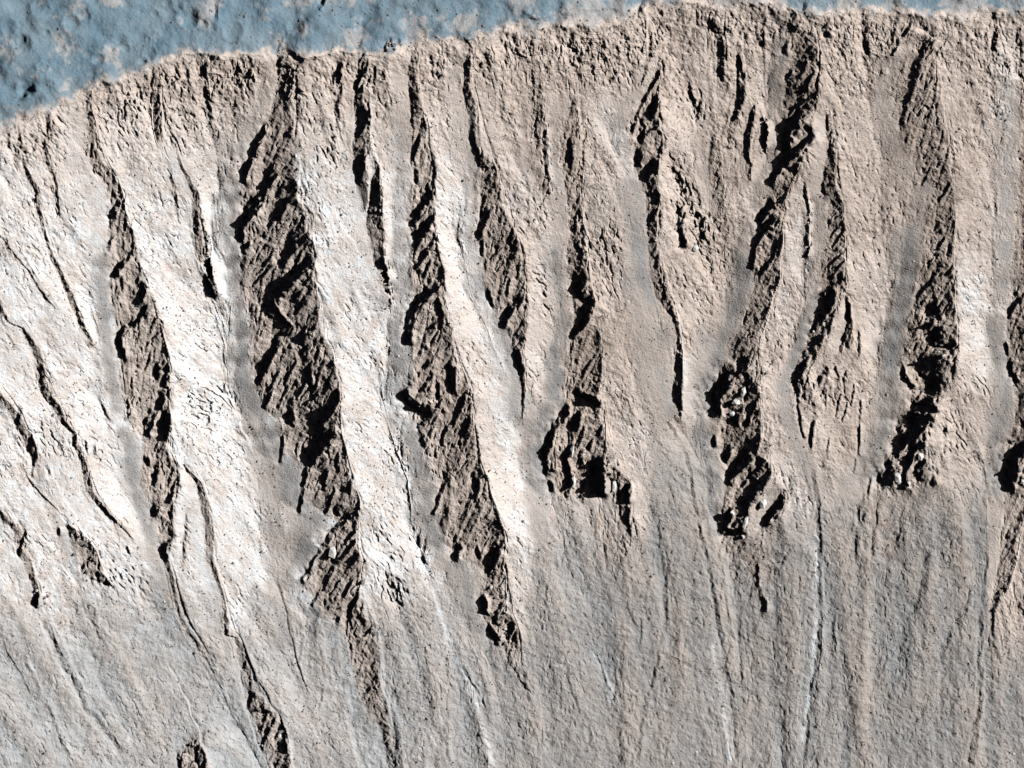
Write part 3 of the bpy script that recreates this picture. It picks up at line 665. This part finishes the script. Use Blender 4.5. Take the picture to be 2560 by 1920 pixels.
zone = np.zeros((ncy, ncx), int)
names = {0: ("plateau", "smooth blue-grey plateau with pale dust patches above the crater rim")}
wallc = cell(D) > 0
SPURS = {
 'first': ("crater_wall", "pale left end of the crater wall with thin diagonal ribs"),
 'Rd': ("rock_spur", "pale spur with a thin broken crest at the left end of the wall"),
 'R1': ("rock_spur", "long diagonal spur with a dark hatched left flank, second from left"),
 'R2b': ("rock_spur", "short narrow dark-sided spur between the two widest dark flanks on the left"),
 'R3': ("rock_spur", "largest spur, with the widest dark ribbed flank and white lit side"),
 'R4a': ("rock_spur", "short double-bladed spur between the largest spur and the long slanting one"),
 'R5': ("rock_spur", "long slanting spur whose dark tip reaches farthest down in the middle"),
 'R6': ("rock_spur", "pink-topped spur with a dark ragged flank right of the long slanting spur"),
 'R7': ("rock_spur", "broad pale spur ending in the black hooded crag at the centre"),
 'R8': ("rock_spur", "brown rough spur with a thin black edge below a hooked dark cleft"),
 'R10': ("rock_spur", "tall spur with a black slanting cleft, right of the centre"),
 'R11': ("rock_spur", "smooth wide spur with a dark hatched edge, fourth-longest from the right"),
 'R13': ("rock_spur", "pale spur beside the bluish gully near the right edge"),
 'R14': ("rock_spur", "spur cut by the right edge, with a black pit on its flank"),
}
rowy = cym / S
wall_id = np.zeros((ncy, ncx), int)
k = 1
names[k] = SPURS['first']; wall_id[:] = 1
order = [m for m in MAJOR if m != 'Rc']
for key in order:
    k += 1
    ch = sorted(chan_lines[key], key=lambda p: p[1])
    ys = np.array([p[1] for p in ch]); xs = np.array([p[0] for p in ch])
    line = np.interp(rowy, ys, xs)
    line = np.convolve(np.pad(line, 4, mode='edge'), np.ones(9) / 9, mode='valid')
    wall_id[CXp > line[:, None]] = k
    names[k] = SPURS[key]
zone = np.where(wallc, wall_id, 0)
AP = 40
names[AP] = ("debris_apron", "grey debris apron with thin channels below the spurs")
zone = np.where((cell(apron) > .5) & wallc, AP, zone)
GU = 41
names[GU] = ("gully_floor", "smooth gully floors between the spurs, grey to bluish")
zone = np.where((cell(chan_s) > .5) & (cell(apron) < .5) & wallc, GU, zone)

CRAGS = [
 ("black hooded crag with pale slabs at the centre of the wall", [(1224,868),(1256,846),(1296,872),(1311,930),(1312,1030),(1330,1000),(1352,1024),(1368,1060),(1366,1130),(1340,1120),(1310,1092),(1276,1092),(1250,1098),(1218,1080),(1186,1060),(1170,1005),(1190,928)]),
 ("black crag holding two white blocks, right of the centre", [(1575,808),(1618,800),(1644,835),(1646,925),(1600,925),(1560,918),(1538,896),(1540,860),(1556,825)]),
 ("hatched black crag above the broken foot of the tall spur", [(1566,975),(1640,965),(1668,1005),(1672,1035),(1650,1062),(1600,1060),(1566,1044)]),
 ("broken black-and-white crag at the foot of the tall spur", [(1558,1098),(1612,1088),(1650,1040),(1660,1060),(1702,1072),(1704,1096),(1660,1138),(1618,1165),(1556,1164)]),
 ("ragged black crag above the pale debris at lower right", [(1940,915),(1990,900),(2012,925),(2000,985),(2030,1030),(2030,1058),(1985,1055),(1900,1055),(1876,1085),(1878,1035),(1925,985)]),
 ("solid black cliff below the right-hand bluish gully", [(1944,782),(1972,815),(1990,830),(2060,815),(2040,872),(2010,905),(1960,900),(1985,870),(1960,840)]),
 ("dark stepped crag against the pale spur near the right edge", [(1996,676),(2040,674),(2066,705),(2072,782),(2020,778),(2010,730)]),
 ("black pit-like crag cut by the right edge", [(2170,1000),(2196,945),(2270,940),(2275,1070),(2215,1080),(2172,1060)]),
 ("small ring-shaped rocky knob on the brown spur", [(1466,446),(1505,452),(1528,475),(1530,520),(1510,545),(1475,545),(1463,500)]),
 ("striped dark crag at the foot of the largest spur", [(642,1255),(690,1190),(745,1120),(778,1105),(780,1180),(795,1215),(786,1330),(740,1350),(690,1315),(660,1300)]),
 ("dark ragged tip of the long slanting spur", [(1034,1295),(1056,1232),(1090,1230),(1092,1300),(1104,1330),(1128,1360),(1132,1385),(1108,1420),(1082,1402),(1050,1360)]),
 ("grooved dark outcrop at the bottom edge, left of centre", [(556,1530),(600,1545),(618,1580),(628,1632),(632,1670),(570,1670),(548,1600)]),
 ("dark rocky outcrop at the bottom edge below the pale slope", [(380,1615),(430,1600),(450,1650),(452,1670),(376,1670)]),
 ("brown speckled outcrop low on the left spur", [(142,1136),(170,1146),(192,1162),(215,1195),(224,1230),(248,1262),(196,1270),(172,1232),(145,1172)]),
 ("small black outcrop near the left edge above the grey slope", [(62,1270),(90,1255),(108,1300),(90,1318),(60,1316)]),
 ("string of dark blocky outcrops in the gully of the smooth spur", [(1778,640),(1806,632),(1796,672),(1784,725),(1764,775),(1740,822),(1716,832),(1726,790),(1750,740),(1760,700)]),
 ("cluster of dark blocks on the crater rim", [(828,92),(850,84),(874,86),(868,108),(838,114)]),
 ("black hollow crag in the upper cleft of the long slanting spur", [(866,846),(900,850),(930,874),(926,900),(906,935),(898,900),(880,872)]),
]
for k, (lab, poly) in enumerate(CRAGS):
    warp = [(x, y) for x, y in poly]
    zone[in_poly(warp) & (np.abs(cell(fbm(5, 2, .5, 200 + k))) < 2)] = 100 + k
    names[100 + k] = ("rock_outcrop", lab)

vid = np.arange(NY * NX).reshape(NY, NX)
quads_all = np.stack([vid[:-1, :-1], vid[1:, :-1], vid[1:, 1:], vid[:-1, 1:]], -1)
attr_flat = {"rock": rock_shade.ravel(), "frost": frost.ravel(), "sand": sand.ravel(), "talus": talus_a.ravel(), "tone": tone_a.ravel()}
P3 = np.stack([WX.ravel(), WY.ravel(), Z.ravel().astype(np.float32)], -1).astype(np.float32)


def build_mesh(name, verts, quads, mat, attrs=None):
    me = bpy.data.meshes.new(name)
    me.vertices.add(len(verts)); me.vertices.foreach_set("co", np.ascontiguousarray(verts, np.float32).ravel())
    nq = len(quads)
    me.loops.add(nq * 4); me.loops.foreach_set("vertex_index", np.ascontiguousarray(quads, np.int32).ravel())
    me.polygons.add(nq); me.polygons.foreach_set("loop_start", np.arange(0, nq * 4, 4, dtype=np.int32))
    me.update(calc_edges=True)
    if attrs:
        for k_, v in attrs.items():
            at = me.attributes.new(k_, 'FLOAT', 'POINT'); at.data.foreach_set("value", np.ascontiguousarray(v, np.float32))
    me.materials.append(mat)
    me.shade_flat()
    o = bpy.data.objects.new(name, me); COL.objects.link(o)
    return o


zf = zone.ravel(); qf = quads_all.reshape(-1, 4)
crag_obj = {}
for zid, (nm, lab) in names.items():
    q = qf[zf == zid]
    if len(q) == 0: continue
    used, inv = np.unique(q, return_inverse=True)
    verts = P3[used]; qq = inv.reshape(-1, 4)
    at = {k_: v[used] for k_, v in attr_flat.items()}
    if zid >= 100:                                              # an outcrop gets depth: walls down from its outline and an underside
        ed = np.concatenate([qq[:, [0, 1]], qq[:, [1, 2]], qq[:, [2, 3]], qq[:, [3, 0]]])
        key = ed[:, 0].astype(np.int64) * 10 ** 7 + ed[:, 1]; rev = ed[:, 1].astype(np.int64) * 10 ** 7 + ed[:, 0]
        bd = ed[~np.isin(key, rev)]
        n0 = len(verts)
        low = verts.copy(); low[:, 2] -= 14
        bu, binv = np.unique(bd, return_inverse=True); binv = binv.reshape(-1, 2)
        verts = np.concatenate([verts, low[bu]])
        qq = np.concatenate([qq, np.stack([bd[:, 1], bd[:, 0], binv[:, 0] + n0, binv[:, 1] + n0], -1)])
        at = {k_: np.concatenate([v, v[bu]]) for k_, v in at.items()}
        org = verts[:n0].mean(0)
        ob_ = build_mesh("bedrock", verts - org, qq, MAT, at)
        o = bpy.data.objects.new(nm, None); COL.objects.link(o)
        ob_.parent = o
        o.location = org
        o["category"] = "rock outcrop"; o["group"] = "bare rock outcrops on the crater wall"
        crag_obj[zid - 100] = o
    else:
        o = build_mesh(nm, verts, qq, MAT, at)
        o["kind"] = "structure"
    o["label"] = lab
print("ground", round(time.time() - T0, 1))

# the land around the picture: plateau beyond, crater floor below
sx = np.concatenate([np.arange(-9000, -700, 120), np.linspace(-561, 561, 34), np.arange(760, 9100, 120)])
sy = np.concatenate([np.arange(-9000, -560, 120), np.linspace(-433, 433, 27), np.arange(620, 9100, 120)])
oX, oY = np.meshgrid(sx, sy)
d2, _, _, _ = polydist(rim_m, oX + 512, 384 - oY)
oin = (384 - oY) > np.interp(oX + 512, rim_x, rim_y)
far = np.minimum(np.abs(oX) / 9000, 1)
oZ = np.where(oin, -fall(d2), 0.0)
hole = (np.abs(oX) < 560) & (np.abs(oY) < 432)
oZ = np.where(hole, oZ - 60, oZ - .3)
ov = np.stack([oX.ravel(), oY.ravel(), oZ.ravel()], -1)
oi = np.arange(oX.size).reshape(oX.shape)
oq = np.stack([oi[:-1, :-1], oi[:-1, 1:], oi[1:, 1:], oi[1:, :-1]], -1).reshape(-1, 4)
oc = ov[oq].mean(1)
keep = ~((np.abs(oc[:, 0]) < 545) & (np.abs(oc[:, 1]) < 417))
oin_f = oin.ravel().astype(float)
o = build_mesh("surrounding_land", ov, oq[keep], MAT, {"rock": oin_f * .2, "frost": oin_f * 0, "sand": (1 - oin_f) * .6, "talus": oin_f * .8, "tone": oin_f * 0 + .5})
o["kind"] = "structure"; o["label"] = "plateau and crater floor outside the picture"

# ------------------------------------------------------------------ stones
def stone_mesh(name, seed, mat, flat=.62, box=False):
    r = random.Random(seed)
    import bmesh
    bm = bmesh.new()
    if box:
        bmesh.ops.create_cube(bm, size=1.0)
        bmesh.ops.bevel(bm, geom=bm.edges[:], offset=.12, segments=1, affect='EDGES')
        for v in bm.verts:
            v.co += Vector((r.uniform(-.07, .07), r.uniform(-.07, .07), r.uniform(-.07, .07)))
    else:
        bmesh.ops.create_icosphere(bm, subdivisions=1, radius=.5)
        ax = Vector((r.uniform(.8, 1.25), r.uniform(.75, 1.1), flat * r.uniform(.85, 1.25)))
        for v in bm.verts:
            k_ = r.uniform(.78, 1.18)
            v.co = Vector((v.co.x * ax.x * k_, v.co.y * ax.y * k_, v.co.z * ax.z * k_ + .1))
    me = bpy.data.meshes.new(name); bm.to_mesh(me); bm.free()
    me.materials.append(mat)
    return me


STONES = [stone_mesh("boulder", 40 + i, STONE if i % 4 else PALE) for i in range(12)]


def place(me, name, x, y, size, rz, tilt=0.2, sink=.12, seed=0):
    o = bpy.data.objects.new(name, me)
    wx, wy = world_xy(x, y)
    o.location = (wx, wy, ground(x, y) - sink * size)
    r = random.Random(seed)
    o.rotation_euler = (r.uniform(-tilt, tilt), r.uniform(-tilt, tilt), rz)
    o.scale = (size, size, size)
    COL.objects.link(o)
    return o


# boulders that stand out, each with its own label
SINGLES = [
 (2449,705,7.5,"dark boulder lowest in the bluish gully at the right"),
]
SINGLES = [
 (2117,610,5.5,"dark boulder on the lit bluish slope near the right edge, middle of five"),
 (2141,637,5.5,"dark boulder casting a short shadow, fourth down the bluish slope at right"),
 (2138,664,4.5,"small dark boulder lowest of the five on the bluish slope at right"),
 (2118,575,4.2,"small dark boulder second down the bluish slope at right"),
 (2143,600,4.2,"grey boulder with a bright side on the bluish slope at right"),
 (2137,1495,4.5,"isolated boulder with a white face beside the channel at lower right"),
 (531,37,4.8,"single black boulder on the blue plateau above the left wall"),
 (130,65,4.2,"dark boulder beside the round pit on the left plateau"),
 (340,400,4.6,"dark round boulder alone on the white lit flank at left"),
 (2157,230,5.0,"upper dark boulder of a short chain on the pale slope at far right"),
 (2165,247,4.2,"middle dark boulder of a short chain on the pale slope at far right"),
 (2172,260,5.2,"lower dark boulder of a short chain on the pale slope at far right"),
 (1888,300,4.6,"black boulder on the smooth brown spur right of the hatched edge"),
 (1900,569,4.2,"dark boulder on the grey fan between the smooth spur and the bluish gully"),
 (838,744,6.5,"bright white block on the lit side above the middle gully"),
 (1229,1409,4.4,"dark boulder on the grey apron below the centre crag"),
 (763,414,4.2,"dark boulder on the floor of the gully right of the largest spur"),
 (1665,1524,3.8,"black boulder low on the apron right of the long thin channel"),
 (1165,1188,4.2,"dark boulder with a bright side below the centre crag, left side"),
 (267,1318,3.8,"dark boulder with a pale edge on the lower left slope"),
 (1330,1512,3.8,"dark boulder beside a pale streak at the bottom centre"),
 (660,1353,4.0,"dark boulder alone below the striped crag"),
]
for i, (x, y, s, lab) in enumerate(SINGLES):
    me = STONES[(i * 5) % 12] if "white block" not in lab else STONES[0]
    if me.materials[0] is PALE and "white" not in lab and "bright" not in lab: me = STONES[1 + i % 3]
    o = place(me, "boulder", x, y, s * .8, i * 1.3, seed=i)
    o["label"] = lab; o["category"] = "boulder"; o["group"] = "boulders that stand alone"

GROUPS = [(54, "plateau", "boulders on the plateau"), (75, "left", "boulders on the left wall"), (75, "right", "boulders on the right wall"), (66, "apron", "boulders on the debris apron")]
SHORT = ["the ribbed left wall", "the thin-crested left spur", "the long diagonal left spur", "the short narrow left spur", "the largest spur", "the double-bladed spur", "the long slanting spur", "the pink ragged spur",
         "the crag-ended central spur", "the hooked-cleft spur", "the tall cleft spur", "the smooth hatched spur", "the bluish-gully spur", "the right-edge spur"]
pr = random.Random(12)


def pick(zone_name):
    while True:
        if zone_name == "plateau":
            x = pr.choice([pr.uniform(440, 760), pr.uniform(5, 1380)]); y = pr.uniform(3, 270)
        elif zone_name == "left": x = pr.uniform(5, 1080); y = pr.uniform(130, 1250)
        elif zone_name == "right": x = pr.uniform(1080, 2205); y = pr.uniform(30, 1050)
        else: x = pr.uniform(5, 2205); y = pr.uniform(1000, 1652)
        i = int(y * S + MARG); j = int(x * S + MARG)
        d, fl, ap = D[i, j], flank_s[i, j], apron[i, j]
        if zone_name == "plateau" and d < -3: break
        if zone_name in ("left", "right") and d > 8 and fl < .15 and ap < .1: break
        if zone_name == "apron" and ap > .9 and fl < .2: break
    sp = SHORT[wall_id[min(i, ncy - 1), min(j, ncx - 1)] - 1]
    if zone_name == "plateau":
        sp = SHORT[wall_id[int(330 * S + MARG), min(j, ncx - 1)] - 1]
        where = "on the plateau " + ("near the rim above " if d > -14 else "back from the rim above " if d > -34 else "far behind the rim above ") + sp
    elif zone_name == "apron":
        where = ("high on the grey apron below " if y < 1330 else "midway down the grey apron below " if y < 1500 else "at the bottom edge below ") + sp
    else:
        where = ("just under the rim on " if d < 60 else "high on the lit side of " if d < 170 else "halfway down the lit side of " if d < 300 else "low on the lit side of ") + sp
    return x, y, where


n = 0
used_labels = set()
for cnt, zn, grp in GROUPS:
    for _ in range(cnt):
        for trial in range(150):
            x, y, where = pick(zn)
            size = pr.uniform(1.6, 3.2); si = pr.choice([1, 2, 3, 5, 6, 7]) if zn == 'plateau' else pr.randrange(12)
            lab = ("tiny" if size < 2.0 else "small" if size < 2.55 else "middling") + (" dark boulder " if STONES[si].materials[0] is STONE else " pale boulder ") + where
            if lab not in used_labels: break
        used_labels.add(lab)
        o = place(STONES[si], "boulder", x, y, size, pr.uniform(0, 6), seed=n)
        o["label"] = lab; o["category"] = "boulder"; o["group"] = grp
        n += 1

# the countless smaller stones
sv, sq = [], []
ico_v, ico_f = None, None
import bmesh
bm = bmesh.new(); bmesh.ops.create_icosphere(bm, subdivisions=1, radius=.5)
# a coarse stone: octahedron-like, 8 faces
bm.free()
octv = np.array([(0, 0, .5), (.55, .1, .05), (.1, .5, 0), (-.5, .05, .08), (-.05, -.55, .02), (0, 0, -.4)], np.float32)
octf = np.array([(0, 1, 2), (0, 2, 3), (0, 3, 4), (0, 4, 1), (5, 2, 1), (5, 3, 2), (5, 4, 3), (5, 1, 4)], np.int32)
NS = 17000
px = rng.uniform(2, 1022, NS * 3); py = rng.uniform(2, 766, NS * 3)
ii = (py + MARG).astype(int); jj = (px + MARG).astype(int)
prob = np.where(D[ii, jj] < 0, .35 * smoothstep(px, 150, 420), np.where(apron[ii, jj] > .5, .45, .5 * (1 - .7 * chan_s[ii, jj])))
clump = smoothstep(fbm(30, 3, .6, 301), -.4, .6)
ok = rng.uniform(0, 1, NS * 3) < prob * (.25 + clump[ii, jj])
px, py = px[ok][:NS], py[ok][:NS]
m = len(px)
pz = sample(Z, px + MARG, py + MARG)
size = rng.gamma(2.2, .32, m) + .5
ang = rng.uniform(0, 6.28, m)
vv = octv[None] * size[:, None, None] * rng.uniform(.75, 1.25, (m, 6, 1))
ca, sa = np.cos(ang)[:, None], np.sin(ang)[:, None]
vxs = vv[:, :, 0] * ca - vv[:, :, 1] * sa + (px - 512)[:, None]
vys = vv[:, :, 0] * sa + vv[:, :, 1] * ca + (384 - py)[:, None]
vzs = vv[:, :, 2] + pz[:, None]
V = np.stack([vxs, vys, vzs], -1).reshape(-1, 3)
F = (octf[None] + (np.arange(m) * 6)[:, None, None]).reshape(-1, 3)
me = bpy.data.meshes.new("loose_stones")
me.vertices.add(len(V)); me.vertices.foreach_set("co", V.astype(np.float32).ravel())
me.loops.add(len(F) * 3); me.loops.foreach_set("vertex_index", F.astype(np.int32).ravel())
me.polygons.add(len(F)); me.polygons.foreach_set("loop_start", np.arange(0, len(F) * 3, 3, dtype=np.int32))
me.update(calc_edges=True); me.materials.append(STONE); me.shade_flat()
o = bpy.data.objects.new("loose_stones", me); COL.objects.link(o)
o["kind"] = "stuff"; o["label"] = "countless small dark stones scattered over the slopes"

# pale slabs that belong to the crags
SLABS = [(0, 1234, 975, 7, 22, 10, .05), (0, 1238, 1040, 6, 22, 9, -.1), (0, 1327, 1050, 5, 16, 7, 0), (1, 1590, 868, 9, 10, 9, .3), (1, 1581, 893, 8, 8, 8, -.3), (1, 1605, 845, 6, 15, 8, .1),
         (3, 1611, 1128, 6, 18, 8, .25), (3, 1648, 1087, 10, 12, 8, 0), (3, 1583, 1110, 5, 9, 6, -.4), (4, 1940, 1030, 9, 18, 9, -.2), (4, 1964, 1045, 5, 8, 6, 0), (4, 1990, 985, 7, 12, 7, .1), (8, 1502, 535, 8, 9, 7, 0), (9, 718, 1190, 9, 18, 7, 0)]
for i, (ci, x, y, sxm, sym, szm, rz) in enumerate(SLABS):
    par = crag_obj[ci]
    me = stone_mesh("stone_block", 90 + i, PALE, flat=.9)
    o = bpy.data.objects.new("stone_block", me)
    wx, wy = world_xy(x, y)
    o.location = Vector((wx, wy, ground(x, y) + .1 * szm)) - Vector(par.location)
    o.rotation_euler = (.35, .2, -rz)
    o.scale = (sxm, sym, szm)
    COL.objects.link(o); o.parent = par
BLOCKS = [stone_mesh("stone_block", 140 + i, STONE if i % 3 else PALE, flat=.8) for i in range(6)]
pr = random.Random(31)
for ci, (lab, poly) in enumerate(CRAGS):
    if ci not in crag_obj: continue
    par = crag_obj[ci]
    xs_ = [p[0] for p in poly]; ys_ = [p[1] for p in poly]
    placed = 0
    for _ in range(400):
        if placed >= 9: break
        x = pr.uniform(min(xs_), max(xs_)); y = pr.uniform(min(ys_), max(ys_))
        i = int(y * S + MARG); j = int(x * S + MARG)
        if not (0 <= i < ncy and 0 <= j < ncx) or zone[i, j] != 100 + ci: continue
        o = bpy.data.objects.new("stone_block", BLOCKS[pr.randrange(6)])
        wx, wy = world_xy(x, y)
        sz = pr.uniform(2.0, 4.2)
        o.location = Vector((wx, wy, ground(x, y) + .05 * sz)) - Vector(par.location)
        o.rotation_euler = (pr.uniform(-.5, .5), pr.uniform(-.5, .5), pr.uniform(0, 6))
        o.scale = (sz, sz * pr.uniform(.7, 1.5), sz)
        COL.objects.link(o); o.parent = par
        placed += 1
print("done", round(time.time() - T0, 1))
